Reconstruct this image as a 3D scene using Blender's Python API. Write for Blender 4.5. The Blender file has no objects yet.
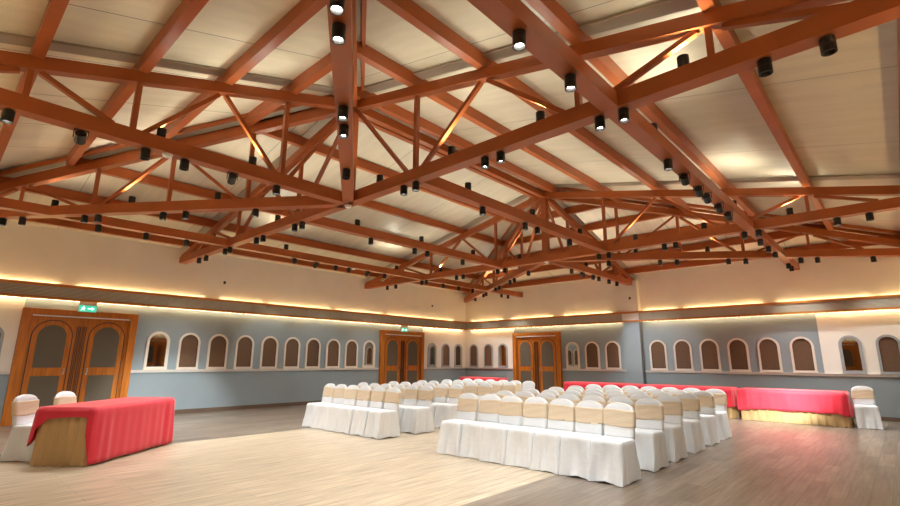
import bpy, bmesh, math, random
from mathutils import Vector, Matrix

random.seed(7)
S = bpy.context.scene
COL = S.collection

# ------------------------------------------------------------------ camera
CAM_P = Vector((14.150, -16.383, 1.4))
yaw, pit, rol = map(math.radians, (42.72, 12.594, 0.325))
F = Vector((-math.sin(yaw), math.cos(yaw), 0)); R = Vector((math.cos(yaw), math.sin(yaw), 0)); U = Vector((0, 0, 1))
F2 = F * math.cos(pit) + U * math.sin(pit); U2 = U * math.cos(pit) - F * math.sin(pit)
R3 = R * math.cos(rol) + U2 * math.sin(rol); U3 = U2 * math.cos(rol) - R * math.sin(rol)
cd = bpy.data.cameras.new('camera'); cam = bpy.data.objects.new('camera', cd); COL.objects.link(cam)
M = Matrix((R3, U3, -F2)).transposed().to_4x4(); M.translation = CAM_P
cam.matrix_world = M
cd.sensor_width = 36; cd.lens = 480.2 * 36 / 900; cd.clip_start = 0.05
S.camera = cam

# ------------------------------------------------------------------ light levels and exposure
w = bpy.data.worlds.new('world'); S.world = w; w.use_nodes = True
w.node_tree.nodes['Background'].inputs[0].default_value = (0.02, 0.02, 0.02, 1)
S.view_settings.view_transform = 'Standard'; S.view_settings.look = 'None'
S.view_settings.gamma = 1; S.view_settings.use_curve_mapping = False
S.view_settings.exposure = 0.86
DOWN_W, UP_W, COVE_E = 53.0, 23.0, 15.0
TILT = dict(A1=(160.0, 40), A2=(1200.0, 27), L1=(70.0, 40), AF=(170.0, 50), G=(1150.0, 12.5))   # lamps aimed at the left wall, the far tables and the pilaster
DOWN_C = (0.96, 1.0, 1.0); UP_C = (1.0, 0.96, 0.80); COVE_C = (1.0, 0.76, 0.42)

# ------------------------------------------------------------------ materials
def mat(name, col, rough=0.6, spec=0.5, metal=0.0, noise=0.0, nscale=8.0, bump=0.0, bscale=60.0, bdist=0.01, emit=None, estr=0.0, stretch=None, sheen=0.0):
    m = bpy.data.materials.new(name); m.use_nodes = True
    nt = m.node_tree; b = nt.nodes['Principled BSDF']
    b.inputs['Base Color'].default_value = (*col, 1); b.inputs['Roughness'].default_value = rough
    b.inputs['Specular IOR Level'].default_value = spec; b.inputs['Metallic'].default_value = metal
    if sheen: b.inputs['Sheen Weight'].default_value = sheen
    if noise or bump:
        tc = nt.nodes.new('ShaderNodeTexCoord'); mp = nt.nodes.new('ShaderNodeMapping')
        nt.links.new(tc.outputs['Object'], mp.inputs['Vector'])
        if stretch: mp.inputs['Scale'].default_value = stretch
    if noise:
        n = nt.nodes.new('ShaderNodeTexNoise'); n.inputs['Scale'].default_value = nscale; n.inputs['Detail'].default_value = 6
        nt.links.new(mp.outputs[0], n.inputs['Vector'])
        cr = nt.nodes.new('ShaderNodeValToRGB')
        cr.color_ramp.elements[0].position = 0.3; cr.color_ramp.elements[1].position = 0.7
        cr.color_ramp.elements[0].color = (*[c * (1 - noise) for c in col], 1)
        cr.color_ramp.elements[1].color = (*[min(1, c * (1 + noise)) for c in col], 1)
        nt.links.new(n.outputs['Fac'], cr.inputs[0]); nt.links.new(cr.outputs[0], b.inputs['Base Color'])
    if bump:
        n2 = nt.nodes.new('ShaderNodeTexNoise'); n2.inputs['Scale'].default_value = bscale; n2.inputs['Detail'].default_value = 4
        nt.links.new(mp.outputs[0], n2.inputs['Vector'])
        bp = nt.nodes.new('ShaderNodeBump'); bp.inputs['Strength'].default_value = bump; bp.inputs['Distance'].default_value = bdist
        nt.links.new(n2.outputs['Fac'], bp.inputs['Height']); nt.links.new(bp.outputs[0], b.inputs['Normal'])
    if emit:
        b.inputs['Emission Color'].default_value = (*emit, 1); b.inputs['Emission Strength'].default_value = estr
    return m

def plank_mat(name, c1, c2, cm, rough):
    m = bpy.data.materials.new(name); m.use_nodes = True; nt = m.node_tree; b = nt.nodes['Principled BSDF']
    tc = nt.nodes.new('ShaderNodeTexCoord'); mp = nt.nodes.new('ShaderNodeMapping')
    mp.inputs['Rotation'].default_value = (0, 0, math.radians(90))
    nt.links.new(tc.outputs['Object'], mp.inputs['Vector'])
    br = nt.nodes.new('ShaderNodeTexBrick'); br.inputs['Scale'].default_value = 1.0
    br.inputs['Brick Width'].default_value = 1.25; br.inputs['Row Height'].default_value = 0.18
    br.inputs['Mortar Size'].default_value = 0.0025; br.inputs['Mortar Smooth'].default_value = 0.3
    br.inputs['Color1'].default_value = (*c1, 1); br.inputs['Color2'].default_value = (*c2, 1); br.inputs['Mortar'].default_value = (*cm, 1)
    br.offset = 0.37
    nt.links.new(mp.outputs[0], br.inputs['Vector'])
    mp2 = nt.nodes.new('ShaderNodeMapping'); mp2.inputs['Scale'].default_value = (16, 0.9, 1)
    nt.links.new(tc.outputs['Object'], mp2.inputs['Vector'])
    n = nt.nodes.new('ShaderNodeTexNoise'); n.inputs['Scale'].default_value = 1.6; n.inputs['Detail'].default_value = 8; n.inputs['Roughness'].default_value = 0.62
    nt.links.new(mp2.outputs[0], n.inputs['Vector'])
    cr = nt.nodes.new('ShaderNodeValToRGB'); cr.color_ramp.elements[0].position = 0.3; cr.color_ramp.elements[1].position = 0.72
    cr.color_ramp.elements[0].color = (0.50, 0.47, 0.44, 1); cr.color_ramp.elements[1].color = (1.15, 1.15, 1.15, 1)
    nt.links.new(n.outputs['Fac'], cr.inputs[0])
    mx = nt.nodes.new('ShaderNodeMix'); mx.data_type = 'RGBA'; mx.blend_type = 'MULTIPLY'; mx.inputs[0].default_value = 1.0
    nt.links.new(br.outputs['Color'], mx.inputs[6]); nt.links.new(cr.outputs[0], mx.inputs[7])
    nt.links.new(mx.outputs[2], b.inputs['Base Color'])
    b.inputs['Roughness'].default_value = rough; b.inputs['Specular IOR Level'].default_value = 0.5
    return m

def seam_mat(name, col, axis, spacing, line, rough=0.45):
    """painted sheet ceiling with thin dark joints every `spacing` metres along `axis` and fine ribs"""
    m = bpy.data.materials.new(name); m.use_nodes = True; nt = m.node_tree; b = nt.nodes['Principled BSDF']
    tc = nt.nodes.new('ShaderNodeTexCoord'); sp = nt.nodes.new('ShaderNodeSeparateXYZ')
    nt.links.new(tc.outputs['Object'], sp.inputs[0])
    def mth(op, a, v=None):
        n = nt.nodes.new('ShaderNodeMath'); n.operation = op
        if isinstance(a, (int, float)): n.inputs[0].default_value = a
        else: nt.links.new(a, n.inputs[0])
        if v is not None:
            if isinstance(v, (int, float)): n.inputs[1].default_value = v
            else: nt.links.new(v, n.inputs[1])
        return n.outputs[0]
    d = mth('DIVIDE', sp.outputs[axis], spacing); fr = mth('FRACT', d)
    ln = mth('LESS_THAN', mth('MULTIPLY', fr, spacing), line)
    ns = nt.nodes.new('ShaderNodeTexNoise'); ns.inputs['Scale'].default_value = 1.1; ns.inputs['Detail'].default_value = 5
    mp = nt.nodes.new('ShaderNodeMapping'); mp.inputs['Scale'].default_value = (1, 5, 1) if axis == 'Y' else (5, 1, 1)
    nt.links.new(tc.outputs['Object'], mp.inputs['Vector']); nt.links.new(mp.outputs[0], ns.inputs['Vector'])
    cr = nt.nodes.new('ShaderNodeValToRGB'); cr.color_ramp.elements[0].position = 0.35; cr.color_ramp.elements[1].position = 0.65
    cr.color_ramp.elements[0].color = (*[c * 0.93 for c in col], 1); cr.color_ramp.elements[1].color = (*[min(1, c * 1.04) for c in col], 1)
    nt.links.new(ns.outputs['Fac'], cr.inputs[0])
    mx = nt.nodes.new('ShaderNodeMix'); mx.data_type = 'RGBA'
    nt.links.new(ln, mx.inputs[0]); nt.links.new(cr.outputs[0], mx.inputs[6]); mx.inputs[7].default_value = (*[c * 0.4 for c in col], 1)
    nt.links.new(mx.outputs[2], b.inputs['Base Color'])
    rib = mth('SINE', mth('MULTIPLY', sp.outputs[axis], 2 * math.pi / 0.06))
    bp = nt.nodes.new('ShaderNodeBump'); bp.inputs['Strength'].default_value = 0.12; bp.inputs['Distance'].default_value = 0.004
    nt.links.new(rib, bp.inputs['Height']); nt.links.new(bp.outputs[0], b.inputs['Normal'])
    b.inputs['Roughness'].default_value = rough
    return m

def grille_mat(name, col):
    m = bpy.data.materials.new(name); m.use_nodes = True; nt = m.node_tree; b = nt.nodes['Principled BSDF']
    tc = nt.nodes.new('ShaderNodeTexCoord'); sp = nt.nodes.new('ShaderNodeSeparateXYZ'); nt.links.new(tc.outputs['Object'], sp.inputs[0])
    mu = nt.nodes.new('ShaderNodeMath'); mu.operation = 'MULTIPLY'; mu.inputs[1].default_value = 2 * math.pi / 0.03
    nt.links.new(sp.outputs['Z'], mu.inputs[0])
    si = nt.nodes.new('ShaderNodeMath'); si.operation = 'SINE'; nt.links.new(mu.outputs[0], si.inputs[0])
    cr = nt.nodes.new('ShaderNodeValToRGB'); cr.color_ramp.elements[0].color = (*[c * 0.45 for c in col], 1); cr.color_ramp.elements[1].color = (*col, 1)
    cr.color_ramp.elements[0].position = 0.1; cr.color_ramp.elements[1].position = 0.7
    nt.links.new(si.outputs[0], cr.inputs[0]); nt.links.new(cr.outputs[0], b.inputs['Base Color']); b.inputs['Roughness'].default_value = 0.6
    return m

MT = dict(
    beam=mat('terracotta_painted_steel', (0.38, 0.096, 0.023), 0.38, 0.4, noise=0.08, nscale=2.5),
    ceil_x=seam_mat('ceiling_sheet_long_slope', (0.62, 0.555, 0.42), 'Y', 2.44, 0.012),  # same sheet as the hips, colour darkened to offset strong lamp light here
    ceil_y=seam_mat('ceiling_sheet_hip_slope', (0.84, 0.78, 0.60), 'X', 1.22, 0.015),  # same sheet, colour lightened to make up for weaker light on the hips
    ceil_strip=mat('grey_ceiling_strip', (0.42, 0.36, 0.27), 0.6),
    wall_up=mat('tan_cream_plaster', (0.86, 0.80, 0.68), 0.75, noise=0.03, nscale=1.5),
    cream=mat('cream_plaster', (0.82, 0.77, 0.68), 0.7, noise=0.03, nscale=1.5),
    blue=mat('blue_grey_paint', (0.28, 0.335, 0.36), 0.5, noise=0.04, nscale=1.2),
    rail=mat('off_white_trim', (0.72, 0.68, 0.62), 0.5),
    base=mat('dark_brown_skirting', (0.14, 0.09, 0.06), 0.5),
    wtrim=mat('varnished_wood_trim', (0.55, 0.21, 0.045), 0.4, noise=0.15, nscale=6, stretch=(1, 1, 8)),
    grille=grille_mat('air_grille_slats', (0.64, 0.58, 0.44)),
    divider=mat('grille_divider_paint', (0.40, 0.34, 0.27), 0.6),
    duct=mat('duct_box_paint', (0.62, 0.52, 0.40), 0.7),
    oak=plank_mat('pale_dance_floor_planks', (0.68, 0.56, 0.41), (0.62, 0.51, 0.37), (0.34, 0.26, 0.17), 0.34),
    grey=plank_mat('grey_brown_floor_planks', (0.31, 0.25, 0.195), (0.20, 0.155, 0.118), (0.08, 0.06, 0.04), 0.32),
    door=mat('varnished_door_wood', (0.50, 0.15, 0.014), 0.42, 0.35, noise=0.22, nscale=3, stretch=(6, 6, 0.6)),
    groove=mat('dark_door_moulding', (0.10, 0.032, 0.012), 0.45),
    pad=mat('grey_brown_door_padding', (0.125, 0.10, 0.068), 0.75, bump=0.4, bscale=90),
    wpan=mat('brown_woven_panel', (0.15, 0.082, 0.042), 0.75, noise=0.12, nscale=40, bump=0.3, bscale=120),
    mirror=mat('dark_mirror_glass', (0.60, 0.56, 0.50), 0.03, 0.8, metal=1.0),
    fr_c=mat('cream_window_frame', (0.78, 0.70, 0.60), 0.5),
    fr_b=mat('blue_grey_window_frame', (0.36, 0.38, 0.38), 0.5),
    chrome=mat('brushed_metal', (0.7, 0.68, 0.64), 0.25, metal=1.0),
    black=mat('black_powder_coat', (0.012, 0.011, 0.010), 0.35),
    lens=mat('lit_lamp_lens', (0.9, 0.9, 0.9), 0.3, emit=(1, 0.95, 0.86), estr=40.0),
    lensu=mat('lit_uplight_lens', (0.9, 0.9, 0.9), 0.3, emit=UP_C, estr=18.0),
    lens_off=mat('unlit_lamp_lens', (0.05, 0.05, 0.05), 0.15),
    cove_low=mat('warm_lower_cove_strip', (0.9, 0.8, 0.6), 0.4, emit=COVE_C, estr=11.0),
    cove=mat('warm_cove_strip', (0.9, 0.8, 0.6), 0.4, emit=COVE_C, estr=COVE_E),
    white=mat('white_chair_cover', (0.80, 0.82, 0.84), 0.8, 0.3, bump=0.4, bscale=9, bdist=0.025, sheen=0.2),
    sash=mat('beige_satin_sash', (0.74, 0.60, 0.43), 0.42, 0.5, bump=0.35, bscale=14, stretch=(1, 1, 5)),
    red=mat('coral_red_tablecloth', (0.72, 0.020, 0.045), 0.6, 0.4, bump=0.2, bscale=8, sheen=0.3),
    skirt=mat('tan_pleated_satin', (0.58, 0.38, 0.17), 0.45, 0.5, bump=0.15, bscale=20),
    sign=mat('green_exit_sign_face', (0.03, 0.42, 0.27), 0.4, emit=(0.05, 0.62, 0.38), estr=0.55),
    signw=mat('white_sign_pictogram', (0.9, 0.9, 0.9), 0.4, emit=(1, 1, 1), estr=0.8),
    grey_pl=mat('grey_plastic_case', (0.45, 0.45, 0.43), 0.5),
    white_pl=mat('white_plastic', (0.8, 0.79, 0.76), 0.45),
    board=mat('table_board', (0.45, 0.36, 0.26), 0.6),
    steel=mat('table_leg_steel', (0.3, 0.3, 0.3), 0.4, metal=0.8),
)

# ------------------------------------------------------------------ helpers
def link(name, me, parent=None, loc=(0, 0, 0), rz=0.0):
    o = bpy.data.objects.new(name, me); COL.objects.link(o)
    o.location = loc; o.rotation_euler = (0, 0, rz)
    if parent: o.parent = parent
    return o
def mesh_from(bm, name, mats, smooth=False):
    bmesh.ops.recalc_face_normals(bm, faces=bm.faces[:])
    me = bpy.data.meshes.new(name); bm.to_mesh(me); bm.free()
    for m in (mats if isinstance(mats, (list, tuple)) else [mats]): me.materials.append(m)
    if smooth:
        for p in me.polygons: p.use_smooth = True
    return me
def obj(name, bm, mats, parent=None, loc=(0, 0, 0), rz=0.0, smooth=False):
    return link(name, mesh_from(bm, name, mats, smooth), parent, loc, rz)
def box(bm, a, b, mi=0):
    v = [bm.verts.new((x, y, z)) for x in (a[0], b[0]) for y in (a[1], b[1]) for z in (a[2], b[2])]
    for f in ((0, 1, 3, 2), (4, 6, 7, 5), (0, 4, 5, 1), (2, 3, 7, 6), (0, 2, 6, 4), (1, 5, 7, 3)):
        bm.faces.new([v[i] for i in f]).material_index = mi
    return v
def bar(bm, p, q, wd, ht, zoff=0.0, mi=0):
    """a straight bar of section wd (sideways) x ht (in its vertical plane) from p to q; p,q run along its underside when zoff=0"""
    p = Vector(p); q = Vector(q); d = (q - p).normalized()
    s = d.cross(Vector((0, 0, 1)))
    if s.length < 1e-4: s = Vector((1, 0, 0))
    s.normalize(); u = s.cross(d).normalized()
    if u.z < 0: u = -u
    vs = []
    for e in (p, q):
        for a, b in ((-1, 0), (1, 0), (1, 1), (-1, 1)):
            vs.append(bm.verts.new(e + s * a * wd / 2 + u * (b * ht + zoff)))
    for f in ((0, 1, 2, 3), (7, 6, 5, 4), (0, 4, 5, 1), (1, 5, 6, 2), (2, 6, 7, 3), (3, 7, 4, 0)):
        bm.faces.new([vs[i] for i in f]).material_index = mi
def vbar(bm, p, z0, z1, s):
    box(bm, (p[0] - s / 2, p[1] - s / 2, z0), (p[0] + s / 2, p[1] + s / 2, z1))
def bevel(bm, w_=0.005, seg=1):
    bmesh.ops.bevel(bm, geom=bm.edges[:] , offset=w_, segments=seg, affect='EDGES', clamp_overlap=True)
def cyl(bm, r, z0, z1, n=20, cx=0, cy=0, r2=None, mi=0):
    r2 = r if r2 is None else r2
    a = [bm.verts.new((cx + r * math.cos(2 * math.pi * i / n), cy + r * math.sin(2 * math.pi * i / n), z0)) for i in range(n)]
    b = [bm.verts.new((cx + r2 * math.cos(2 * math.pi * i / n), cy + r2 * math.sin(2 * math.pi * i / n), z1)) for i in range(n)]
    for i in range(n):
        j = (i + 1) % n
        bm.faces.new((a[i], a[j], b[j], b[i])).material_index = mi
    bm.faces.new(a[::-1]).material_index = mi; bm.faces.new(b).material_index = mi
def loft(bm, rings, cap0=True, cap1=True, mi=0):
    vr = [[bm.verts.new(p) for p in r] for r in rings]; n = len(vr[0])
    for a, b in zip(vr, vr[1:]):
        for i in range(n):
            j = (i + 1) % n
            bm.faces.new((a[i], a[j], b[j], b[i])).material_index = mi
    if cap0: bm.faces.new(vr[0][::-1]).material_index = mi
    if cap1: bm.faces.new(vr[-1]).material_index = mi
    return vr
def empty(name, loc, label, cat, group=None, rz=0.0):
    o = link(name, None, None, loc, rz); o['label'] = label; o['category'] = cat
    o.empty_display_size = 0.1
    if group: o['group'] = group
    return o
def tag(o, label, cat, group=None):
    o['label'] = label; o['category'] = cat
    if group: o['group'] = group
    return o
def struct(name, bm, mats, loc=(0, 0, 0), smooth=False):
    o = obj(name, bm, mats, None, loc, 0, smooth); o['kind'] = 'structure'; return o
ORD = ['first', 'second', 'third', 'fourth', 'fifth', 'sixth', 'seventh', 'eighth', 'ninth', 'tenth', 'eleventh', 'twelfth', 'thirteenth', 'fourteenth', 'fifteenth', 'sixteenth', 'seventeenth', 'eighteenth', 'nineteenth', 'twentieth', 'twenty-first', 'twenty-second', 'twenty-third']

# ------------------------------------------------------------------ room dimensions
XR, YN = 15.26, -17.55            # right wall x, near wall y; left wall x=0, far wall y=0
N1 = Vector((7.633, -11.866)); N2 = Vector((7.633, -5.59))
EAVE, APEX, CT = 4.00, 5.69, 0.36    # underside of the top chords at wall and apex; ceiling lies CT above
H0, H1 = 3.94, 4.115                  # bottom chords
CORN_B, CORN_T = 2.70, 3.035

# floor: grey planks around a pale inlaid dance floor
def quad(bm, pts, mi=0):
    f = bm.faces.new([bm.verts.new(p) for p in pts]); f.material_index = mi; return f
bm = bmesh.new()
xs = [0, 4.87, 10.73, XR]; ys = [YN, -3.6, 0]
for i in range(3):
    for j in range(2):
        box(bm, (xs[i], ys[j], -0.1), (xs[i + 1], ys[j + 1], 0), 1 if (i == 1 and j == 0) else 0)
struct('floor', bm, [MT['grey'], MT['oak']])

# walls: lower blue-grey band, upper zone by region, tan above the duct box
def wall_panels(spans, to3, name, nrm):
    bm = bmesh.new(); top = EAVE + CT + 0.02; T = 0.15
    for a, b, mi in spans:
        for z0, z1, m_ in ((0, 1.06, 0), (1.06, 2.85, mi), (2.85, top, 2)):
            p = to3(a, z0); q = to3(b, z1)
            lo = [min(p[k], q[k]) for k in range(3)]; hi = [max(p[k], q[k]) for k in range(3)]
            for k in range(2):
                if nrm[k] > 0: lo[k] -= T; hi[k] -= 0
                if nrm[k] < 0: hi[k] += T
            box(bm, lo, hi, m_)
    return struct(name, bm, [MT['blue'], MT['cream'], MT['wall_up']])
wall_panels([(YN, -14.95, 1), (-14.95, -2.66, 0), (-2.66, 0, 1)], lambda a, z: (0, a, z), 'wall_left', (1, 0))
wall_panels([(0, 2.60, 1), (2.60, 12.57, 0), (12.57, XR, 1)], lambda a, z: (a, 0, z), 'wall_far', (0, -1))
wall_panels([(YN, 0, 0)], lambda a, z: (XR, a, z), 'wall_right', (-1, 0))
wall_panels([(0, XR, 0)], lambda a, z: (a, YN, z), 'wall_near', (0, 1))

# pilaster on the far wall, blue-grey up to the duct and tan above
bm = bmesh.new()
box(bm, (7.29, -0.24, 0), (7.84, -0.001, CORN_B), 0); box(bm, (7.29, -0.24, CORN_B), (7.84, -0.001, EAVE + 0.1), 1)
o = struct('trim_1', bm, [MT['blue'], MT['wall_up']])
bm = bmesh.new(); box(bm, (7.27, -0.262, CORN_B - 0.01), (7.86, -0.2405, CORN_B + 0.05)); box(bm, (7.27, -0.262, CORN_T - 0.055), (7.86, -0.2405, CORN_T + 0.015)); obj('wood_edge', bm, MT['wtrim'], o)
bm = bmesh.new(); box(bm, (7.285, -0.25, CORN_B + 0.0505), (7.845, -0.2405, CORN_T - 0.0555)); obj('cream_panel', bm, MT['rail'], o)

# chair rail and skirting boards
def runs(name, spans, prof, m, wall):
    bm = bmesh.new()
    for a, b in spans:
        for d0, d1, z0, z1 in prof:
            if wall == 'left': box(bm, (d0, a, z0), (d1, b, z1))
            elif wall == 'far': box(bm, (a, -d1, z0), (b, -d0, z1))
            elif wall == 'right': box(bm, (XR - d1, a, z0), (XR - d0, b, z1))
            else: box(bm, (a, YN + d0, z0), (b, YN + d1, z1))
    return struct(name, bm, m)
RP = [(0, 0.035, 1.055, 1.105), (0, 0.05, 1.10, 1.118)]
BP = [(0, 0.02, 0, 0.10)]
SL = [(YN, -14.99), (-12.73, -4.90), (-2.64, 0)]; SF = [(0, 2.58), (4.78, 7.29), (7.84, XR)]
runs('trim_2', SL, RP, MT['rail'], 'left'); runs('trim_3', SF, RP, MT['rail'], 'far')
runs('baseboard_left', SL, BP, MT['base'], 'left'); runs('baseboard_far', SF, BP, MT['base'], 'far')
runs('trim_4', [(YN, -8.72), (-6.48, 0)], RP, MT['rail'], 'right'); runs('trim_5', [(0, 10.3), (12.54, XR)], RP, MT['rail'], 'near')
runs('baseboard_right', [(YN, -8.72), (-6.48, 0)], BP, MT['base'], 'right'); runs('baseboard_near', [(0, 10.3), (12.54, XR)], BP, MT['base'], 'near')

# duct box (bulkhead) round the room with wooden edge strips, grilles and warm cove strips above and below
def cornice(name, wall, a, b, skip=None):
    spans = [(a, b)] if not skip else [(a, skip[0]), (skip[1], b)]
    o = runs(name, spans, [(0, 0.20, CORN_B + 0.02, CORN_T - 0.02)], MT['duct'], wall)
    def part(nm, sp, prof, m):
        c = runs(nm, sp, prof, m, wall); del c['kind']; c.parent = o; return c
    part('wood_edge', spans, [(0.19, 0.235, CORN_T - 0.055, CORN_T + 0.015)], MT['wtrim'])
    part('wood_edge', spans, [(0.19, 0.235, CORN_B - 0.01, CORN_B + 0.05)], MT['wtrim'])
    part('air_grille', spans, [(0.20, 0.212, CORN_B + 0.05, CORN_T - 0.055)], MT['grille'])
    bars = []
    for s0, s1 in spans:
        n = max(1, round((s1 - s0) / 0.45))
        for i in range(1, n): x = s0 + (s1 - s0) * i / n; bars.append((x - 0.006, x + 0.006))
    part('grille_divider', bars, [(0.205, 0.222, CORN_B + 0.05, CORN_T - 0.055)], MT['divider'])
    # cove strips, laid in lengths with gaps between them
    rnd = random.Random(hash(wall) % 7 if False else {'left': 3, 'far': 5, 'right': 8, 'near': 9}[wall])
    seg = []
    for s0, s1 in spans:
        x = s0 + 0.1
        while x < s1 - 0.5:
            L = min(rnd.uniform(1.0, 2.2), s1 - 0.05 - x); seg.append((x, x + L)); x += L + rnd.uniform(0.08, 0.5)
    part('upper_cove_light', seg, [(0.03, 0.045, CORN_T - 0.019, CORN_T + 0.004)], MT['cove'])
    seg2 = []
    for s0, s1 in spans:
        x = s0 + 0.1
        while x < s1 - 0.5:
            L = min(2.4, s1 - 0.05 - x); seg2.append((x, x + L)); x += L + 0.06
    part('lower_cove_light', seg2, [(0.10, 0.110, CORN_B - 0.004, CORN_B + 0.019)], MT['cove_low'])
    return o
cornice('trim_6', 'left', YN, 0); cornice('trim_7', 'far', 0.24, XR - 0.24, (7.29, 7.84))
cornice('trim_8', 'right', YN, 0); cornice('trim_9', 'near', 0.24, XR - 0.24)

# ceiling: hipped roof lining over a rectangular room
zc0, zc1 = EAVE + CT, APEX + CT
A1 = (N1.x, N1.y, zc1); A2 = (N2.x, N2.y, zc1)
c = [(0, YN, zc0), (XR, YN, zc0), (XR, 0, zc0), (0, 0, zc0)]
bm = bmesh.new()
def thick(bm, pts, mi, t=0.08):
    lo = [bm.verts.new(p) for p in pts]; hi = [bm.verts.new((p[0], p[1], p[2] + t)) for p in pts]
    bm.faces.new(lo).material_index = mi; bm.faces.new(hi[::-1]).material_index = mi
    for i in range(len(lo)):
        j = (i + 1) % len(lo); bm.faces.new((lo[i], lo[j], hi[j], hi[i])).material_index = mi
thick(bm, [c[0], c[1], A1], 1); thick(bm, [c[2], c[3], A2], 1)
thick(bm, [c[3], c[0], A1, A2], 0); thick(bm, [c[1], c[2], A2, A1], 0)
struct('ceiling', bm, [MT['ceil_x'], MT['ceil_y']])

# ------------------------------------------------------------------ doors
def arch_pts(w_, z0, z1, n=14):
    """outline of a round-headed panel centred on 0, base z0, crown z1"""
    r = w_ / 2; P = [(-r, z0), (r, z0)]
    for i in range(n + 1):
        a = math.pi * i / n; P.append((r * math.cos(a), z1 - r + r * math.sin(a)))
    return P
def prism(bm, P, d0, d1, cx=0, mi=0):
    """extrude outline P (u, z) from depth d0 to d1; local frame u = x, depth = -y"""
    a = [bm.verts.new((cx + u, -d0, z)) for u, z in P]; b = [bm.verts.new((cx + u, -d1, z)) for u, z in P]
    n = len(P)
    for i in range(n):
        j = (i + 1) % n; bm.faces.new((a[i], a[j], b[j], b[i])).material_index = mi
    bm.faces.new(a).material_index = mi; bm.faces.new(b[::-1]).material_index = mi
def ring(bm, Po, Pi, d0, d1, cx=0, mi=0):
    n = len(Po); V = []
    for P, d in ((Po, d0), (Po, d1), (Pi, d1), (Pi, d0)): V.append([bm.verts.new((cx + u, -d, z)) for u, z in P])
    for k in range(4):
        a, b = V[k], V[(k + 1) % 4]
        for i in range(n):
            j = (i + 1) % n; bm.faces.new((a[i], a[j], b[j], b[i])).material_index = mi
def make_door(n, loc, rz, W):
    """double door set on the wall surface; local x along the wall, -y into the room"""
    d = empty('door_%d' % n, loc, '', 'door', None, rz); del d['label']; del d['category']; d['kind'] = 'structure'
    Hd = 2.485; fw = 0.16
    bm = bmesh.new()
    box(bm, (-W / 2, -0.12, 0), (-W / 2 + fw, -0.001, Hd)); box(bm, (W / 2 - fw, -0.12, 0), (W / 2, -0.001, Hd)); box(bm, (-W / 2 + fw, -0.12, Hd - 0.13), (W / 2 - fw, -0.001, Hd))
    box(bm, (-W / 2 + fw, -0.075, 0), (-W / 2 + fw + 0.03, -0.002, Hd - 0.13)); box(bm, (W / 2 - fw - 0.03, -0.075, 0), (W / 2 - fw, -0.002, Hd - 0.13))
    bmesh.ops.bevel(bm, geom=bm.edges[:], offset=0.006, segments=1, affect='EDGES')
    obj('door_frame', bm, MT['door'], d)
    lw = (W - 2 * fw - 0.06) / 2
    for s in (-1, 1):
        cx = s * (lw / 2 + 0.004); top = Hd - 0.14
        lf = link('door_leaf', None, d, (cx, 0, 0))
        bm = bmesh.new(); box(bm, (-lw / 2, -0.05, 0.01), (lw / 2, -0.004, top)); 
        obj_leaf = mesh_from(bm, 'door_leaf', MT['door']); lf2 = link('leaf_board', obj_leaf, d, (cx, 0, 0)); bpy.data.objects.remove(lf)
        lf2.name = 'door_leaf'
        pw = lw * 0.56; sh = s * lw * 0.06; z_mid = 1.10
        # arched moulding: dark groove, raised wooden surround, padded panels
        bm = bmesh.new(); Pg = arch_pts(pw + 0.24, 0.10, top - 0.09); Pg2 = arch_pts(pw + 0.19, 0.125, top - 0.115)
        ring(bm, Pg, Pg2, 0.05, 0.056, sh); obj('dark_moulding', bm, MT['groove'], lf2)
        bm = bmesh.new(); Pf = arch_pts(pw + 0.19, 0.125, top - 0.115)
        prism(bm, Pf, 0.05, 0.066, sh); obj('raised_surround', bm, MT['door'], lf2)
        bm = bmesh.new(); prism(bm, arch_pts(pw, z_mid + 0.09, top - 0.21), 0.066, 0.074, sh); obj('padded_panel', bm, MT['pad'], lf2)
        bm = bmesh.new(); prism(bm, [(-pw / 2, 0.25), (pw / 2, 0.25), (pw / 2, z_mid - 0.09), (-pw / 2, z_mid - 0.09)], 0.066, 0.074, sh); obj('padded_panel', bm, MT['pad'], lf2)
        hx = sh - s * (pw / 2 + 0.045)
        bm = bmesh.new(); box(bm, (hx - 0.018, -0.085, z_mid - 0.07), (hx + 0.018, -0.066, z_mid + 0.07)); cyl(bm, 0.012, 0, 0.05, 10)
        for v in bm.verts[-20:]: v.co = Vector((hx + v.co.x, -0.085 - v.co.z, z_mid + v.co.y))
        box(bm, (hx - 0.012, -0.145, z_mid - 0.045), (hx + 0.012, -0.13, z_mid + 0.05)); obj('door_handle', bm, MT['chrome'], lf2)
        # dark ribbed meeting stile
        bm = bmesh.new(); e = -s * lw / 2
        for k in range(3):
            x0 = e + s * (0.012 + k * 0.03); box(bm, (min(x0, x0 + s * 0.018), -0.062, 0.02), (max(x0, x0 + s * 0.018), -0.05, top - 0.22))
        obj('meeting_stile', bm, MT['groove'], lf2)
    bm = bmesh.new(); box(bm, (-W / 2 + fw + 0.02, -0.135, Hd - 0.165), (W / 2 - fw - 0.02, -0.10, Hd - 0.14)); obj('closer_rail', bm, MT['white_pl'], d)  # metal rail coloured white to stand in for cove light glare
    return d
PI = math.pi
make_door(1, (0, -13.86, 0), PI / 2, 2.22)
make_door(2, (0, -3.77, 0), PI / 2, 2.20)
make_door(3, (3.68, 0, 0), 0, 2.16)
make_door(4, (11.42, YN, 0), PI, 2.20)
make_door(5, (XR, -7.6, 0), -PI / 2, 2.20)  # added on the unseen right wall to give the left mirror a wood reflection

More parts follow.
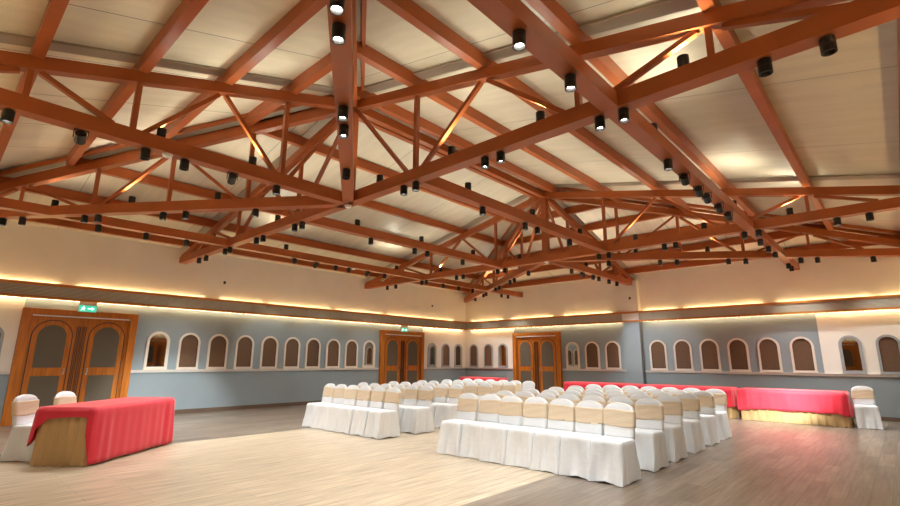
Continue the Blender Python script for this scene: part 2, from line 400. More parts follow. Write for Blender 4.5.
# ------------------------------------------------------------------ arched windows
def make_window(n, loc, rz, fm, pm, W=0.50):
    d = empty('window_%d' % n, loc, '', 'window', None, rz); del d['label']; del d['category']; d['kind'] = 'structure'
    z0, z1 = 1.13, 2.09
    bm = bmesh.new(); ring(bm, arch_pts(W, z0, z1, 20), arch_pts(W - 0.11, z0 + 0.055, z1 - 0.055, 20), 0.0, 0.045)
    obj('window_frame', bm, fm, d)
    bm = bmesh.new(); ring(bm, arch_pts(W - 0.11, z0 + 0.055, z1 - 0.055, 20), arch_pts(W - 0.135, z0 + 0.068, z1 - 0.068, 20), 0.0, 0.03)
    obj('inner_bead', bm, MT['groove'] if pm is MT['wpan'] else fm, d)
    bm = bmesh.new(); prism(bm, arch_pts(W - 0.13, z0 + 0.065, z1 - 0.065, 20), 0.002, 0.012); obj('window_panel', bm, pm, d)
    bm = bmesh.new(); box(bm, (-W / 2 - 0.01, -0.06, z0 - 0.012), (W / 2 + 0.01, 0, z0 + 0.012)); obj('window_sill', bm, fm, d)
wl = [(-15.42, 0, 0), (-12.2, 1, 1), (-11.44, 1, 0), (-10.68, 1, 0), (-9.92, 1, 0), (-9.15, 1, 0), (-8.4, 1, 0), (-7.65, 1, 0), (-6.88, 1, 0), (-6.13, 1, 0), (-5.36, 1, 1), (-2.13, 0, 1), (-1.31, 0, 0), (-0.52, 0, 1)]
wf = [(0.49, 0, 0), (1.29, 0, 0), (2.04, 0, 1), (5.22, 1, 1), (6.0, 1, 0), (6.77, 1, 0), (8.31, 1, 0), (9.07, 1, 0), (9.84, 1, 0), (10.61, 1, 0), (11.38, 1, 0), (12.16, 1, 0), (13.19, 0, 1), (13.93, 0, 0), (14.68, 0, 0)]
k = 1
for y, cf, mr in wl: make_window(k, (0, y, 0), PI / 2, MT['fr_c'] if cf else MT['fr_b'], MT['mirror'] if mr else MT['wpan'], 0.54 if cf else 0.47); k += 1
for x, cf, mr in wf: make_window(k, (x, 0, 0), 0, MT['fr_c'] if cf else MT['fr_b'], MT['mirror'] if mr else MT['wpan'], 0.54 if cf else 0.47); k += 1

# ------------------------------------------------------------------ roof trusses
TC_H, TC_W = 0.15, 0.13
OFF = [0.3, 1.6, 2.95, 4.33, 5.66, 6.98]       # purlin lines, measured from the ridge
SPAN = 7.63
def tz(f): return APEX - (APEX - EAVE) * f
def half_truss(t, N, E, start, w=(1.65, 4.28, 5.62)):
    """adds the members from node N to wall end E; coordinates relative to the thing at (N, H0)"""
    N = Vector(N); E = Vector(E); d = (E - N); L = d.length; d.normalize()
    def P(f, z): v = d * (L * f); return (v.x, v.y, z - H0)
    zf = lambda f: tz(f)
    bm = bmesh.new(); bar(bm, P(start / L, H0), P(1, H0), 0.175, H1 - H0); obj('bottom_chord', bm, MT['beam'], t)
    bm = bmesh.new(); bar(bm, P(start * 0.6 / L, zf(0)), P(1, zf(1)), TC_W, TC_H); obj('top_chord', bm, MT['beam'], t)
    for o in (w if w[0] > 1.6 else (w[0], (w[0] + w[1]) / 2, w[1], w[2])):
        f = o / SPAN; v = d * (L * f)
        bm = bmesh.new(); s = 0.032 if o < 5 else 0.028
        bar(bm, (v.x, v.y, H1 - H0), (v.x, v.y, zf(f) - H0), 2 * s, 2 * s, -s); obj('vertical_strut', bm, MT['beam'], t)
    for a, b, up in ((0.12, w[0] - 0.17, 0), (w[0] + 0.15, (w[0] + w[1]) / 2 - 0.06, 1), ((w[0] + w[1]) / 2 + 0.05, w[1] - 0.16, 0), (w[1] + 0.27, w[2] - 0.1, 1), (w[2] + 0.12, w[2] + 0.98, 0)):
        fa, fb = a / SPAN, b / SPAN
        pa = P(fa, H1 + 0.01) if up else P(fa, zf(fa) - 0.01); pb = P(fb, zf(fb) - 0.01) if up else P(fb, H1 + 0.01)
        bm = bmesh.new(); bar(bm, pa, pb, 0.06, 0.055, -0.0275); obj('diagonal_strut', bm, MT['beam'], t)
def king(t):
    bm = bmesh.new(); vbar(bm, (0, 0), H1 - H0, tz(0) - H0 + 0.10, 0.15); obj('king_post', bm, MT['beam'], t)
TR = {}
def truss(key, N, ends, label, start=0.09, kp=False):
    t = empty('roof_truss', (N[0], N[1], H0), label, 'roof truss', 'rust-red roof trusses'); TR[key] = t
    for e in ends: half_truss(t, N, e, start, (1.5, 3.95, 5.2) if key[0] == 'H' else (1.65, 4.28, 5.62))
    if kp: king(t)
    return t
truss('X1', N1, [(0, N1.y), (XR, N1.y)], 'rust-red cross truss nearer the camera, reaching the left wall', 0.0, True)
truss('X2', N2, [(0, N2.y), (XR, N2.y)], 'rust-red far cross truss above the back chair rows', 0.0, True)
truss('A', N1, [(N1.x, YN)], 'rust-red half truss running from the near king post to the upper left')
truss('AF', N2, [(N2.x, -0.0)], 'short rust-red half truss from the far king post to the far-wall pilaster')
truss('HC', N1, [(XR, -17.5)], 'rust-red diagonal hip truss passing overhead at the top centre of the photo')
truss('HD', N1, [(0, -17.26)], 'rust-red hip truss running level from the near king post to the left edge')
truss('HFL', N2, [(0, 0)], 'rust-red diagonal hip truss ending in the far room corner')
truss('HFR', N2, [(XR, 0)], 'rust-red hip truss running level from the far king post to the right edge')

# tie beams between and across the trusses
def tie(x, y0, y1, label):
    o = empty('tie_beam', (x, y0, H0), label, 'tie beam', 'rust-red tie beams')
    bm = bmesh.new(); bar(bm, (0, 0, 0), (0, y1 - y0, 0), 0.175, H1 - H0 - 0.004, 0.002); obj('beam_length', bm, MT['beam'], o)
    bm = bmesh.new(); z0 = -0.0005
    for yy in (0.03, y1 - y0 - 0.03): box(bm, (-0.095, yy - 0.03, -0.006), (0.095, yy + 0.03, H1 - H0 + 0.006))
    obj('end_plate', bm, MT['beam'], o)
    return o
tie(3.0, YN, 0, 'long rust-red tie beam nearest the left wall')
tie(12.29, YN, 0, 'long rust-red tie beam from the top edge to the far wall at right')
tie(6.165, N1.y + 0.095, N2.y - 0.095, 'short rust-red tie beam between the cross trusses, left of the ridge')
tie(9.275, N1.y + 0.095, N2.y - 0.095, 'short rust-red tie beam between the cross trusses, right of the ridge')

# purlins
ryn = 0.735; rf = -N2.y / SPAN
def purlin(p, q, z, label, wd=0.11):
    p = Vector(p); q = Vector(q); m = (p + q) / 2
    bm = bmesh.new(); bar(bm, (p.x - m.x, p.y - m.y, 0), (q.x - m.x, q.y - m.y, 0), wd, 0.195)
    return tag(obj('roof_purlin', bm, MT['beam'], None, (m.x, m.y, z)), label, 'roof purlin', 'rust-red roof purlins')
for k, o in enumerate(OFF):
    z = tz(o / SPAN) + TC_H; e = 0.0
    ya, yb = N1.y - o * ryn, N2.y + o * rf
    w_ = ORD[k]
    purlin((N1.x - o, ya), (N1.x - o, yb), z, 'rust-red purlin on the left roof slope, %s down from the ridge' % w_)
    purlin((N1.x + o, ya), (N1.x + o, yb), z, 'rust-red purlin on the right roof slope, %s down from the ridge' % w_)
    if k < 5: purlin((N1.x - o, ya), (N1.x + o, ya), z, 'rust-red purlin on the upper left hip slope, %s down from its peak' % w_)
    purlin((N1.x - o, yb), (N1.x + o, yb), z, 'rust-red purlin on the far hip slope, %s down from the far peak' % w_)
# ridge beam
bm = bmesh.new(); bar(bm, (0, 0.08, 0), (0, N2.y - N1.y - 0.08, 0), 0.12, 0.16)
tag(obj('ridge_beam', bm, MT['beam'], None, (N1.x, N1.y, APEX)), 'dark rust-red ridge beam joining the two roof peaks', 'ridge beam')
# flat grey strips on the lining above every truss and the ridge
tn = 10
for N, E in ((N1, (0, N1.y)), (N1, (XR, N1.y)), (N2, (0, N2.y)), (N2, (XR, N2.y)), (N1, (N1.x, YN)), (N2, (N2.x, 0)), (N1, (XR, -17.5)), (N1, (0, -17.26)), (N2, (0, 0)), (N2, (XR, 0))):
    bm = bmesh.new(); zc = CT - 0.035
    bar(bm, (N[0], N[1], APEX + zc), (E[0], E[1], EAVE + zc), 0.20, 0.03); struct('trim_%d' % tn, bm, MT['ceil_strip']); tn += 1
# red edge strips either side of the grey strips on the four hips
for N, E in ((N1, (XR, -17.5)), (N1, (0, -17.26)), (N2, (0, 0)), (N2, (XR, 0))):
    d_ = (Vector(E) - Vector(N)).normalized(); n_ = Vector((-d_.y, d_.x)); bm = bmesh.new()
    for s in (-1, 1):
        p_ = Vector(N) + d_ * 0.35 + n_ * s * 0.15; q_ = Vector(E) - d_ * 0.25 + n_ * s * 0.15; L_ = (Vector(E) - Vector(N)).length
        zf_ = lambda v: APEX - (APEX - EAVE) * ((v - Vector(N)).dot(d_) / L_) + CT - 0.10
        bar(bm, (p_.x, p_.y, zf_(p_)), (q_.x, q_.y, zf_(q_)), 0.05, 0.07)
    struct('trim_%d' % tn, bm, MT['beam']); tn += 1
bm = bmesh.new(); bar(bm, (N1.x, N1.y, APEX + CT - 0.05), (N2.x, N2.y, APEX + CT - 0.05), 0.24, 0.03); struct('trim_%d' % tn, bm, MT['ceil_strip'])

# ------------------------------------------------------------------ spotlights on the beams
def housing_mesh(h, r, name):
    bm = bmesh.new(); n = 20
    prof = [(r * 0.55, 0.0), (r * 0.55, -0.012), (r, -0.013), (r, -0.013 - h * 0.35), (r * 0.96, -0.015 - h * 0.35), (r * 0.96, -0.025 - h * 0.35), (r, -0.027 - h * 0.35), (r, -h), (r * 0.82, -h), (r * 0.6, -h + 0.035)]
    loft(bm, [[(a * math.cos(2 * PI * i / n), a * math.sin(2 * PI * i / n), z) for i in range(n)] for a, z in prof])
    return mesh_from(bm, name, MT['black'])
def lens_mesh(h, r, m, name):
    bm = bmesh.new(); cyl(bm, r * 0.58, -h + 0.028, -h + 0.0345, 16); return mesh_from(bm, name, m)
HM = housing_mesh(0.14, 0.054, 'spot_housing'); LM = lens_mesh(0.14, 0.054, MT['lens'], 'spot_lens')
LMO = lens_mesh(0.14, 0.054, MT['lens_off'], 'dark_lens'); HMU = HM; LMU = lens_mesh(0.14, 0.054, MT['lensu'], 'uplight_lens')
bm = bmesh.new(); box(bm, (-0.012, -0.07, -0.10), (0.012, -0.062, 0)); box(bm, (-0.012, 0.062, -0.10), (0.012, 0.07, 0)); box(bm, (-0.02, -0.07, -0.008), (0.02, 0.07, 0))
BR = mesh_from(bm, 'spot_bracket', MT['black'])
def spot_data(name, wtt, col, size, blend):
    l = bpy.data.lights.new(name, 'SPOT'); l.energy = wtt; l.color = col; l.spot_size = math.radians(size); l.spot_blend = blend; l.shadow_soft_size = 0.035
    return l
LD = spot_data('downlight_beam', DOWN_W, DOWN_C, 100, 0.7); LTS = {k: spot_data('aimed_beam_' + k, v[0], (0.90, 0.98, 1.0), v[1], 0.7) for k, v in TILT.items()}
UNLIT = {('X1', 20), ('X1', 19), ('A', 4), ('A', 2), ('HC', 0)}; LU = spot_data('uplight_beam', UP_W, UP_C, 150, 1.0)
FIX = {'A': [('D', 7.63, -16.15), ('T', 7.63, -15.53), ('D', 7.63, -14.88), ('U', 7.63, -14.74), ('D', 7.63, -14.43), ('T', 7.63, -13.81), ('U', 7.63, -13.55), ('D', 7.63, -13.15)],
       'HD': [('D', 2.19, -15.71), ('D', 2.53, -15.47), ('D', 3.58, -14.73), ('D', 3.81, -14.57), ('U', 4.31, -14.21), ('D', 4.86, -13.83), ('D', 5.21, -13.58), ('U', 5.68, -13.25), ('D', 6.28, -12.82)],
       'L1': [('U', 3.0, -15.11), ('D', 3.0, -14.4), ('D', 3.0, -13.58), ('D', 3.0, -12.8), ('U', 3.0, -10.46), ('D', 3.0, -10.2), ('T', 3.0, -9.58), ('D', 3.0, -8.95), ('D', 3.0, -8.52), ('T', 3.0, -7.87), ('D', 3.0, -7.22), ('U', 3.0, -6.75), ('D', 3.0, -4.65), ('D', 3.0, -3.85), ('D', 3.0, -3.07), ('U', 3.0, -2.03), ('D', 3.0, -1.34), ('D', 3.0, -0.91)],
       'X1': [('D', 1.2, -11.87), ('D', 1.65, -11.87), ('D', 2.78, -11.87), ('D', 3.04, -11.87), ('D', 4.35, -11.87), ('D', 4.65, -11.87), ('U', 5.21, -11.87), ('D', 5.92, -11.87), ('D', 6.19, -11.87), ('U', 8.46, -11.87), ('D', 9.04, -11.87), ('D', 9.3, -11.87), ('U', 10.0, -11.87), ('D', 10.58, -11.87), ('D', 10.83, -11.87), ('U', 11.42, -11.87), ('D', 12.14, -11.87), ('D', 12.4, -11.87), ('U', 13.01, -11.87), ('D', 13.64, -11.87), ('D', 14.07, -11.87)],
       'L2': [('U', 6.17, -10.6), ('D', 6.17, -10.23), ('D', 6.17, -8.95), ('U', 6.17, -8.74), ('D', 6.17, -8.54), ('D', 6.17, -7.26), ('U', 6.17, -6.84)],
       'K': [('U', 9.28, -10.68), ('D', 9.28, -10.3), ('D', 9.28, -9.03), ('U', 9.28, -8.77), ('D', 9.28, -8.61), ('D', 9.28, -7.35), ('U', 9.28, -6.87)],
       'X2': [('D', 1.2, -5.59), ('D', 1.65, -5.59), ('D', 2.93, -5.59), ('D', 3.15, -5.59), ('U', 3.79, -5.59), ('D', 4.46, -5.59), ('D', 4.73, -5.59), ('D', 6.02, -5.59), ('D', 6.28, -5.59), ('U', 6.79, -5.59), ('D', 9.09, -5.59), ('D', 9.34, -5.59), ('U', 10.01, -5.59), ('D', 10.63, -5.59), ('D', 10.87, -5.59), ('U', 11.47, -5.59), ('D', 12.18, -5.59), ('D', 12.42, -5.59), ('U', 12.97, -5.59), ('D', 13.64, -5.59), ('D', 14.08, -5.59)],
       'HFL': [('D', 1.43, -1.04), ('D', 2.48, -1.81), ('D', 2.81, -2.06), ('D', 3.84, -2.82), ('D', 4.2, -3.08), ('D', 5.17, -3.79), ('D', 5.51, -4.04), ('D', 6.54, -4.79)],
       'HFR': [('D', 8.91, -4.66), ('U', 9.47, -4.24), ('D', 9.94, -3.9), ('D', 10.27, -3.65), ('U', 10.89, -3.2), ('D', 11.27, -2.92), ('D', 11.6, -2.68), ('D', 12.64, -1.92), ('D', 12.95, -1.69), ('D', 13.97, -0.95)],
       'AF': [('D', 7.63, -4.26), ('T', 7.63, -3.63), ('U', 7.63, -3.36), ('D', 7.63, -2.95), ('D', 7.63, -2.57), ('D', 7.63, -1.87), ('D', 7.63, -1.28)],
       'G': [('D', 12.29, -13.58), ('D', 12.29, -12.77), ('U', 12.29, -10.69), ('D', 12.29, -10.25), ('T', 12.29, -9.6), ('T', 12.29, -8.96), ('T', 12.29, -8.55), ('T', 12.29, -7.87), ('T', 12.29, -7.28), ('U', 12.29, -6.78), ('D', 12.29, -4.71), ('D', 12.29, -3.85), ('D', 12.29, -3.07), ('D', 12.29, -1.26), ('D', 12.29, -0.78)],
       'HC': [('D', 8.94, -12.83), ('D', 9.96, -13.59), ('D', 10.29, -13.83), ('D', 11.3, -14.58), ('D', 11.57, -14.78)]}

CH = dict(X1='near cross truss', X2='far cross truss', A='upper left half truss', AF='far half truss', HC='overhead hip truss',
          HD='left hip truss', HFL='corner hip truss', HFR='right hip truss', L1='left-wall tie beam', L2='tie beam left of ridge',
          K='tie beam right of ridge', G='long right tie beam')
END = dict(X1='left end', X2='left end', A='near end', AF='near end', HC='far end', HD='left end', HFL='corner end', HFR='left end', L1='near end', L2='near end', K='near end', G='near end')
AIM = dict(A=(0, -12, 1.7), L1=(0.0, -8.6, 1.6), AF=(8.4, 0.0, 1.2), G=(12.0, -1.9, 0.72))
SPOT = []
for key, lst in FIX.items():
    cnt = dict(D=0, T=0, U=0)
    if key == 'AF': lst = sorted(lst, key=lambda a: a[2])
    for idx, (typ, x, y) in enumerate(lst):
        cnt[typ] += 1; g = {'D': 'downward spotlights on the roof beams', 'T': 'aimed spotlights on the roof beams', 'U': 'uplights on the roof beams'}[typ]
        kind = {'D': 'black spotlight under the %s, %s from its %s', 'T': 'tilted black lamp under the %s, %s from its %s', 'U': 'black uplight on the %s, %s from its %s'}[typ] % (CH[key], ORD[cnt[typ] - 1], END[key])
        if typ == 'U':
            o = empty('uplight', (x, y, H1), kind, 'uplight', g); a = link('housing', HMU, o); b = link('lens', LMU, o); l = link('lamp', LU, o)
            for c_ in (a, b): c_.rotation_euler = (PI, 0, 0)
            l.location = (0, 0, 0.155); l.rotation_euler = (PI, 0, 0)
        elif typ == 'D':
            o = empty('spotlight', (x, y, H0), kind, 'spotlight', g); link('housing', HM, o); off = (key, idx) in UNLIT; link('lens', LMO if off else LM, o)
            if not off: l = link('lamp', LD, o); l.location = (0, 0, -0.15)
        else:
            o = empty('spotlight', (x, y, H0), kind, 'spotlight', g)
            T_ = Vector(AIM[key]); 
            if key == 'G': T_.x = 11.1 + 0.27 * cnt['T']; T_.y = -2.2
            if key == 'L1': T_.y = y + 0.4
            if key == 'A': T_ = Vector((0, -14.2 if cnt['T'] == 1 else -11.85, 1.55))
            dv = (T_ - Vector((x, y, H0 - 0.1))).normalized(); az = math.atan2(dv.y, dv.x)
            o.rotation_euler = (0, 0, az)
            link('bracket', BR, o)
            el = math.acos(max(-1, min(1, -dv.z)))     # angle away from straight down
            el_h = min(el, math.radians(62))
            rot = (0, -el_h, 0)
            off = Vector((0, 0, 0.07)); 
            for nm, me in (('housing', HM), ('lens', LM)):
                c_ = link(nm, me, o); c_.rotation_euler = rot; rm = Matrix.Rotation(-el_h, 3, 'Y'); c_.location = Vector((0, 0, -0.085)) + rm @ off
            l = link('lamp', LTS[key if key != 'A' else 'A%d' % cnt['T']], o); l.rotation_euler = rot; l.location = Vector((0, 0, -0.085)) + Matrix.Rotation(-el_h, 3, 'Y') @ Vector((0, 0, -0.085))

# white detector discs
def disc(loc, label):
    bm = bmesh.new(); cyl(bm, 0.06, -0.012, 0, 20); cyl(bm, 0.05, -0.035, -0.0125, 20, r2=0.055)
    tag(obj('smoke_detector', bm, MT['white_pl'], None, loc), label, 'smoke detector', 'round white detectors on the beams')
disc((N1.x, N1.y, H0), 'round white detector under the near king post joint')
disc((N2.x, N2.y, H0), 'round white detector under the far king post joint')
disc((N1.x, -14.64, H0), 'round white detector under the half truss at upper left')
disc((3.0, -8.36, H0 + 0.002), 'round white detector under the tie beam by the left wall')
def sensor(loc, rz, label):
    bm = bmesh.new(); box(bm, (-0.03, -0.03, -0.04), (0.03, 0, 0.04)); bevel(bm, 0.006); box(bm, (-0.015, -0.05, -0.02), (0.015, -0.0305, 0.01))
    tag(obj('wall_sensor', bm, MT['black'], None, loc, rz), label, 'wall sensor', 'small dark wall sensors')
sensor((0, -10.69, 3.56), PI / 2, 'small dark sensor high on the left wall above the arched panels')
sensor((0, -2.15, 3.61), PI / 2, 'small dark sensor high on the left wall near the far corner')
sensor((7.6, -0.24, 3.5), 0, 'small dark sensor on the upper part of the far pilaster')

# ------------------------------------------------------------------ exit signs hanging under the duct box
def exit_sign(loc, rz, label):
    s = empty('exit_sign', loc, label, 'exit sign', 'green exit signs', rz)
    w_, h_ = 0.34, 0.15
    bm = bmesh.new(); box(bm, (-w_ / 2 - 0.01, -0.02, -h_ - 0.01), (w_ / 2 + 0.01, 0.02, 0.0)); box(bm, (-w_ / 2, -0.012, 0.0001), (w_ / 2, 0.012, 0.075)); obj('sign_case', bm, MT['grey_pl'], s)
    bm = bmesh.new(); box(bm, (-w_ / 2, -0.026, -h_), (w_ / 2, -0.0201, -0.006)); obj('sign_face', bm, MT['sign'], s)
    bm = bmesh.new(); y0, y1 = -0.029, -0.0262
    def poly(P): prism(bm, P, -y1, -y0)
    cz = -0.078
    hx = -0.085
    poly([(hx + 0.014 * math.cos(a * PI / 5), cz + 0.045 + 0.014 * math.sin(a * PI / 5)) for a in range(10)])
    poly([(hx - 0.02, cz - 0.012), (hx + 0.006, cz - 0.016), (hx + 0.012, cz + 0.026), (hx - 0.012, cz + 0.028)])
    poly([(hx + 0.008, cz + 0.024), (hx + 0.04, cz + 0.006), (hx + 0.036, cz - 0.002), (hx + 0.004, cz + 0.012)])
    poly([(hx - 0.012, cz + 0.026), (hx - 0.044, cz + 0.012), (hx - 0.04, cz + 0.004), (hx - 0.01, cz + 0.016)])
    poly([(hx - 0.018, cz - 0.013), (hx + 0.004, cz - 0.016), (hx + 0.034, cz - 0.034), (hx + 0.028, cz - 0.044), (hx - 0.004, cz - 0.03)])
    poly([(hx - 0.02, cz - 0.012), (hx - 0.004, cz - 0.03), (hx - 0.048, cz - 0.052), (hx - 0.052, cz - 0.042)])
    # arrow
    poly([(0.0, cz + 0.011), (0.075, cz + 0.011), (0.075, cz - 0.011), (0.0, cz - 0.011)])
    poly([(0.075, cz + 0.04), (0.13, cz), (0.075, cz - 0.04)])
    obj('running_figure_and_arrow', bm, MT['signw'], s)
exit_sign((0.13, -13.83, 2.62), PI / 2, 'green exit sign above the large left double door')
exit_sign((0.13, -3.79, 2.62), PI / 2, 'green exit sign above the double door at the far end of the left wall')

# ------------------------------------------------------------------ covered banquet chairs
def rrect(hx, hy, r, z, cx=0, cy=0, n=10, fold=None):
    P = []
    for (sx, sy, a0) in ((1, -1, -90), (1, 1, 0), (-1, 1, 90), (-1, -1, 180)):
        for i in range(n):
            a = math.radians(a0 + 90 * i / (n - 1)); P.append([cx + sx * (hx - r) + r * math.cos(a), cy + sy * (hy - r) + r * math.sin(a), z])
    return P
def resample(P, n):
    P = [Vector(p) for p in P]; m = len(P); d = [0]
    for i in range(m): d.append(d[-1] + (P[(i + 1) % m] - P[i]).length)
    out = []; j = 0
    for k in range(n):
        t = d[-1] * k / n
        while d[j + 1] < t: j += 1
        u = (t - d[j]) / max(1e-9, d[j + 1] - d[j]); out.append(P[j].lerp(P[(j + 1) % m], u))
    return out
def chair_meshes(seed):
    rn = random.Random(seed); n = 96
    ph = [rn.uniform(0, 6.28) for _ in range(6)]
    bm = bmesh.new(); rings = []
    zs = [0.008, 0.05, 0.12, 0.20, 0.28, 0.36, 0.42, 0.452, 0.468, 0.474]
    for z in zs:
        t = 1 - z / 0.474
        hx = 0.200 + 0.014 * t; hy = 0.212 + 0.050 * t; r = 0.045
        if z > 0.46: hx -= (z - 0.455) * 0.9; hy -= (z - 0.455) * 0.9
        P = resample(rrect(hx, hy, r, z, 0, 0.0), n); Q = []
        for i, p in enumerate(P):
            a = 2 * PI * i / n
            nv = Vector((p.x / hx, p.y / hy)); m_ = max(abs(nv.x), abs(nv.y))
            corner = min(abs(nv.x), abs(nv.y)) / m_
            f = (0.014 * math.sin(9 * a + ph[0] + z * 2) + 0.012 * math.sin(16 * a + ph[1]) + 0.008 * math.sin(5 * a + ph[2] + z * 6)) * t ** 0.9 + 0.003 * math.sin(23 * a + ph[4] + z * 9) * t
            f += 0.045 * t * t * max(0, corner - 0.70) / 0.30                  # corners of the cover flare out
            belly = -0.040 * math.sin(PI * min(1, t * 1.05)) * (1 - corner) ** 2 if abs(nv.y) >= abs(nv.x) else 0
            d = Vector((p.x, p.y, 0)).normalized(); q = p + d * (f + belly)
            q.x = max(-0.2085, min(0.2085, q.x))
            if z < 0.02: q.z = 0.006 + 0.035 * (1 - corner) ** 2 * (0.5 + 0.5 * math.sin(2 * a + ph[3]))
            Q.append(q)
        rings.append(Q)
    loft(bm, rings, cap0=False, cap1=True)
    seat = mesh_from(bm, 'seat_cover', MT['white'], True)
    # back cover: leaning slab with an arched head
    bm = bmesh.new(); rings = []
    def back_ring(z, grow=0.0, wr=0.0):
        t = (z - 0.44) / 0.46
        hw = 0.195 + 0.004 * math.sin(7 * t + ph[4]); za = 0.775
        if z > za:
            u = min(1, (z - za) / 0.105); hw = 0.195 * math.sqrt(max(0.0, 1 - u ** 2.25 * 0.975)) ** 0.9
        th = 0.030 + (0.004 if z < 0.6 else 0) - (0.012 * max(0, (z - 0.835) / 0.045) if z > 0.835 else 0)
        cy = 0.185 + 0.072 * t
        P = resample(rrect(hw + grow, th + grow, min(0.024, th * 0.8), z, 0, cy, 6), 48)
        if wr:
            for i, p in enumerate(P): p.y += wr * math.sin(p.x * 26 + z * 60 + ph[5]) * 0.6; 
        return P
    for z in [0.462, 0.50, 0.55, 0.60, 0.66, 0.72, 0.77, 0.79, 0.81, 0.83, 0.847, 0.861, 0.871, 0.877, 0.880]:
        rings.append(back_ring(z, 0, 0.004 if z < 0.62 else 0.0))
    loft(bm, rings)
    back = mesh_from(bm, 'back_cover', MT['white'], True)
    bm = bmesh.new(); rings = []
    zl = [0.598, 0.600, 0.625, 0.655, 0.685, 0.715, 0.745, 0.778, 0.794, 0.796]
    for j, z in enumerate(zl):
        g = 0.001 if j in (0, len(zl) - 1) else 0.0075
        ring_ = back_ring(min(z, 0.775), g, 0)
        for p in ring_:
            p.z = z + (0.007 * math.sin(p.x * 9 + ph[2]) if j > 0 else 0.006 * math.sin(p.x * 12 + ph[1]))
            if 0 < j < len(zl) - 1: p.y += (-1 if p.y < 0.185 + 0.072 * (z - 0.44) / 0.46 else 1) * 0.003 * math.sin(z * 150 + p.x * 14 + ph[3])
        rings.append(ring_)
    loft(bm, rings)
    sash = mesh_from(bm, 'sash', MT['sash'], True)
    return seat, back, sash
VAR = [chair_meshes(s) for s in (1, 2, 3, 4)]
crn = random.Random(11)
def chair(x, y, rz, label, group=None, sash=True, v=None):
    me = VAR[crn.randrange(4) if v is None else v]
    o = empty('banquet_chair', (x, y, 0), label, 'chair', group, rz)
    link('seat_cover', me[0], o); link('back_cover', me[1], o)
    if sash: link('sash', me[2], o)
    return o
ROWN = ['front', 'second', 'third', 'fourth', 'fifth', 'last']
for r, yb in enumerate([-10.0, -9.1, -8.15, -7.15, -6.2, -5.3]):
    for c_ in range(6):
        x = 4.66 + 0.428 * c_
        plain = (r == 5 and c_ == 5)
        lab = ('white chair without sash ending the last row of the left block' if plain else
               'white chair, beige sash, left block, %s from left in the %s row' % (ORD[c_], ROWN[r]))
        chair(x, yb - 0.26 + crn.uniform(-0.025, 0.025), crn.uniform(-0.002, 0.002), lab, 'white covered chairs of the left seating block', not plain)
for r, yb in enumerate([-10.15, -9.15, -8.3, -7.4, -6.5, -5.65]):
    for c_ in range(7):
        x = 8.86 + 0.422 * c_ - 0.012 * r
        chair(x, yb - 0.26 + crn.uniform(-0.03, 0.03), crn.uniform(-0.002, 0.002), 'white chair, beige sash, right block, %s from left in the %s row' % (ORD[c_], ROWN[r]), 'white covered chairs of the right seating block')

# ------------------------------------------------------------------ tables with skirts and cloths
def skirt_mesh(L, D, z, seed, npl=None):
    n = int(2 * (L + D) / 0.011); rn = random.Random(seed); bm = bmesh.new(); rings = []
    per = 2 * (L + D); K = int(per / 0.145); ph = [rn.uniform(0, 6.28) for _ in range(4)]
    for zz in (0.006, 0.1, 0.22, 0.36, 0.5, 0.62, z - 0.04, z - 0.012):
        t = 1 - zz / z; P = resample(rrect(L / 2 + 0.02 * t, D / 2 + 0.02 * t, 0.03, zz), n); Q = []
        for i, p in enumerate(P):
            a = 2 * PI * i / n
            w_ = K * a / 2 + 1.1 * math.sin(3 * a + ph[0]) + ph[1]; f = (0.014 + 0.034 * t) * (1 - 1.6 * abs(math.sin(w_)) ** 0.7) * (0.75 + 0.25 * math.sin(5 * a + ph[2])) + 0.004 * math.sin(K * 1.7 // 1 * a) * t
            dx = 1 if p.x > L / 2 - 0.03 else (-1 if p.x < -L / 2 + 0.03 else 0); dy = 1 if p.y > D / 2 - 0.03 else (-1 if p.y < -D / 2 + 0.03 else 0)
            d = Vector((dx, dy, 0)); d = d.normalized() if d.length else Vector((0, 0, 0)); Q.append(p + d * f)
        rings.append(Q)
    loft(bm, rings, cap0=False, cap1=False)
    return mesh_from(bm, 'table_skirt', MT['skirt'], True)
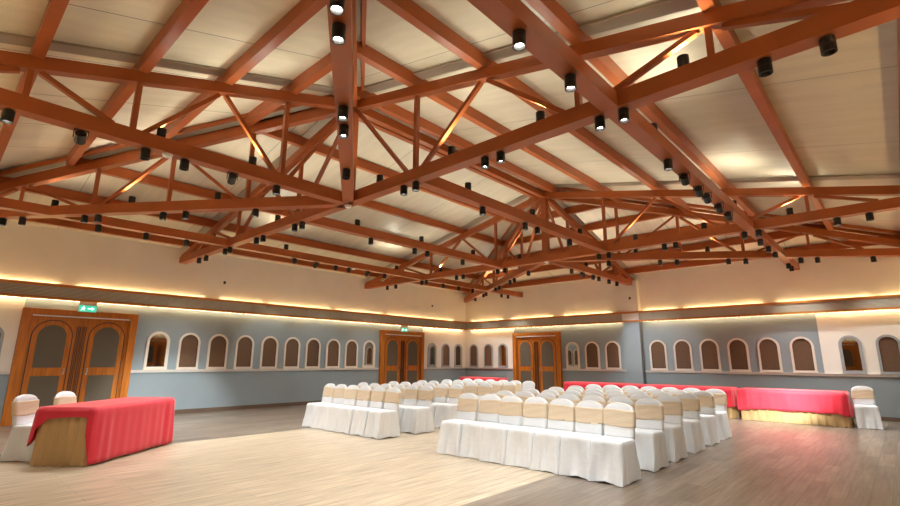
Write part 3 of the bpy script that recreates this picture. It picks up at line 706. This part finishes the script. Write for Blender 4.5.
def cloth_mesh(L, D, z, drops, seed, corner=0.10, wave=0.010):
    """drops = hem drop on front(-y), right(+x), back(+y), left(-x)"""
    n = int(2 * (L + D) / 0.014); rn = random.Random(seed); ph = [rn.uniform(0, 6.28) for _ in range(5)]
    base = resample(rrect(L / 2, D / 2, 0.02, z), n); dr = []
    for p in base:
        ex, ey = L / 2 - abs(p.x), D / 2 - abs(p.y)
        dx = drops[1] if p.x > 0 else drops[3]; dy = drops[2] if p.y > 0 else drops[0]
        s = (ex - ey + 0.045) / 0.045; s = max(0, min(1, s)); s = s * s * (3 - 2 * s)      # 0 on the x faces, 1 on the y faces
        d = dx * (1 - s) + dy * s; cd = math.hypot(ex, ey)
        d += (corner if (p.y > 0 or drops[0] < 0.6) else 0.0) * math.exp(-(cd / 0.13) ** 2)
        d = min(d, z - 0.012); dr.append(d)
    bm = bmesh.new(); rings = []
    inner = [Vector((p.x * (1 - 0.05 / (L / 2)), p.y * (1 - 0.05 / (D / 2)), z + 0.006)) for p in base]
    rings.append(inner)
    per = 2 * (L + D)
    for k in range(0, 13):
        u = k / 12; Q = []
        for i, p in enumerate(base):
            a = 2 * PI * i / n; s_ = per * i / n
            dx = 1 if p.x > L / 2 - 0.02 else (-1 if p.x < -L / 2 + 0.02 else 0); dy = 1 if p.y > D / 2 - 0.02 else (-1 if p.y < -D / 2 + 0.02 else 0)
            d = Vector((dx, dy, 0)); d = d.normalized() if d.length else Vector((0, 0, 0))
            h = u * dr[i]
            ex, ey = L / 2 - abs(p.x), D / 2 - abs(p.y); near = math.exp(-(math.hypot(ex, ey) / 0.35) ** 2)
            amp = wave * min(1, h / 0.25) * (0.6 + 2.0 * near)
            f = 0.010 + 0.036 * min(1, h / 0.05) + 0.030 * min(1, max(0, h - 0.1) / 0.5) + amp * (math.sin(s_ * 17 + ph[0]) * 0.6 + math.sin(s_ * 37 + ph[1] + h * 3) * 0.5 + math.sin(s_ * 7.1 + ph[2]) * 0.5)
            q = p + d * f; q.z = z + 0.006 - (0.0 if k == 0 else h) + (0 if k else 0)
            if k == 12: q.z += 0.008 * math.sin(s_ * 9 + ph[3])
            q.z = max(q.z, 0.008)
            Q.append(q)
        rings.append(Q)
    loft(bm, rings, cap0=True, cap1=False)
    return mesh_from(bm, 'tablecloth', MT['red'], True)
def table(x, y, rz, L, D, drops, lt, lc, ls, grp, seed, corner=0.10, z=0.745, wave=0.010):
    t = empty('banquet_table', (x, y, 0), lt, 'table', grp and grp + ' tables', rz)
    bm = bmesh.new(); box(bm, (-L / 2 + 0.02, -D / 2 + 0.02, z - 0.03), (L / 2 - 0.02, D / 2 - 0.02, z)); bevel(bm, 0.004); obj('tabletop', bm, MT['board'], t)
    for sx in (-1, 1):
        for sy in (-1, 1):
            bm = bmesh.new(); cyl(bm, 0.015, 0, z - 0.03, 10, sx * (L / 2 - 0.14), sy * (D / 2 - 0.1)); obj('leg', bm, MT['steel'], t)
    s = link('table_skirt', skirt_mesh(L, D, z, seed), None, (x, y, 0), rz); tag(s, ls, 'table skirt', grp and grp + ' skirts')
    sm = cloth_mesh(L, D, z, drops, seed + 50, corner, wave); o = link('tablecloth', sm, None, (x, y, 0), rz); tag(o, lc, 'tablecloth', grp and grp + ' cloths')
    o.modifiers.new('hem_thickness', 'SOLIDIFY').thickness = 0.003
# presenter's table at the left; long axis runs away from the camera, front faces the chairs
table(5.11, -14.20, math.atan2(0.75, -0.65), 1.80, 0.76, (0.722, 0.14, 0.35, 0.13), 'banquet table at left in front of the large double door',
      'coral-red cloth hanging to the floor over the table at left', 'tan pleated skirt round the table at left', None, 3, corner=0.16, wave=0.006)
# row of tables along the far wall
for i, (x0, x1, y) in enumerate(((6.08, 8.36, -1.85), (8.565, 10.79, -1.85), (10.995, 13.08, -1.85))):
    w3 = ('left', 'middle', 'right')[i]
    table((x0 + x1) / 2, y, 0, x1 - x0, 0.74, (0.47, 0.47, 0.3, 0.47), '%s banquet table of the row along the far wall' % w3,
          'coral-red cloth over the %s table of the row along the far wall' % w3, 'tan pleated skirt of the %s table in the far wall row' % w3, 'far wall row', 10 + i, corner=0.06 if i == 2 else 0.0)
table(1.75, -1.0, 0.0, 1.9, 0.6, (0.5, 0.3, 0.3, 0.3), 'small banquet table in the far corner between the doors', 'coral-red cloth over the table in the far corner between the doors', 'tan skirt of the table in the far corner', None, 21)

chair(4.86, -15.04, math.radians(133), 'white chair with beige sash at the near end behind the left table', 'chairs behind the left table', v=0)
chair(4.38, -14.50, math.radians(133), 'white chair with beige sash behind the middle of the left table', 'chairs behind the left table', v=2)
chair(13.39, -1.93, math.radians(6), 'single white-covered chair with pale sash beside the right end of the far table row', None, v=1)
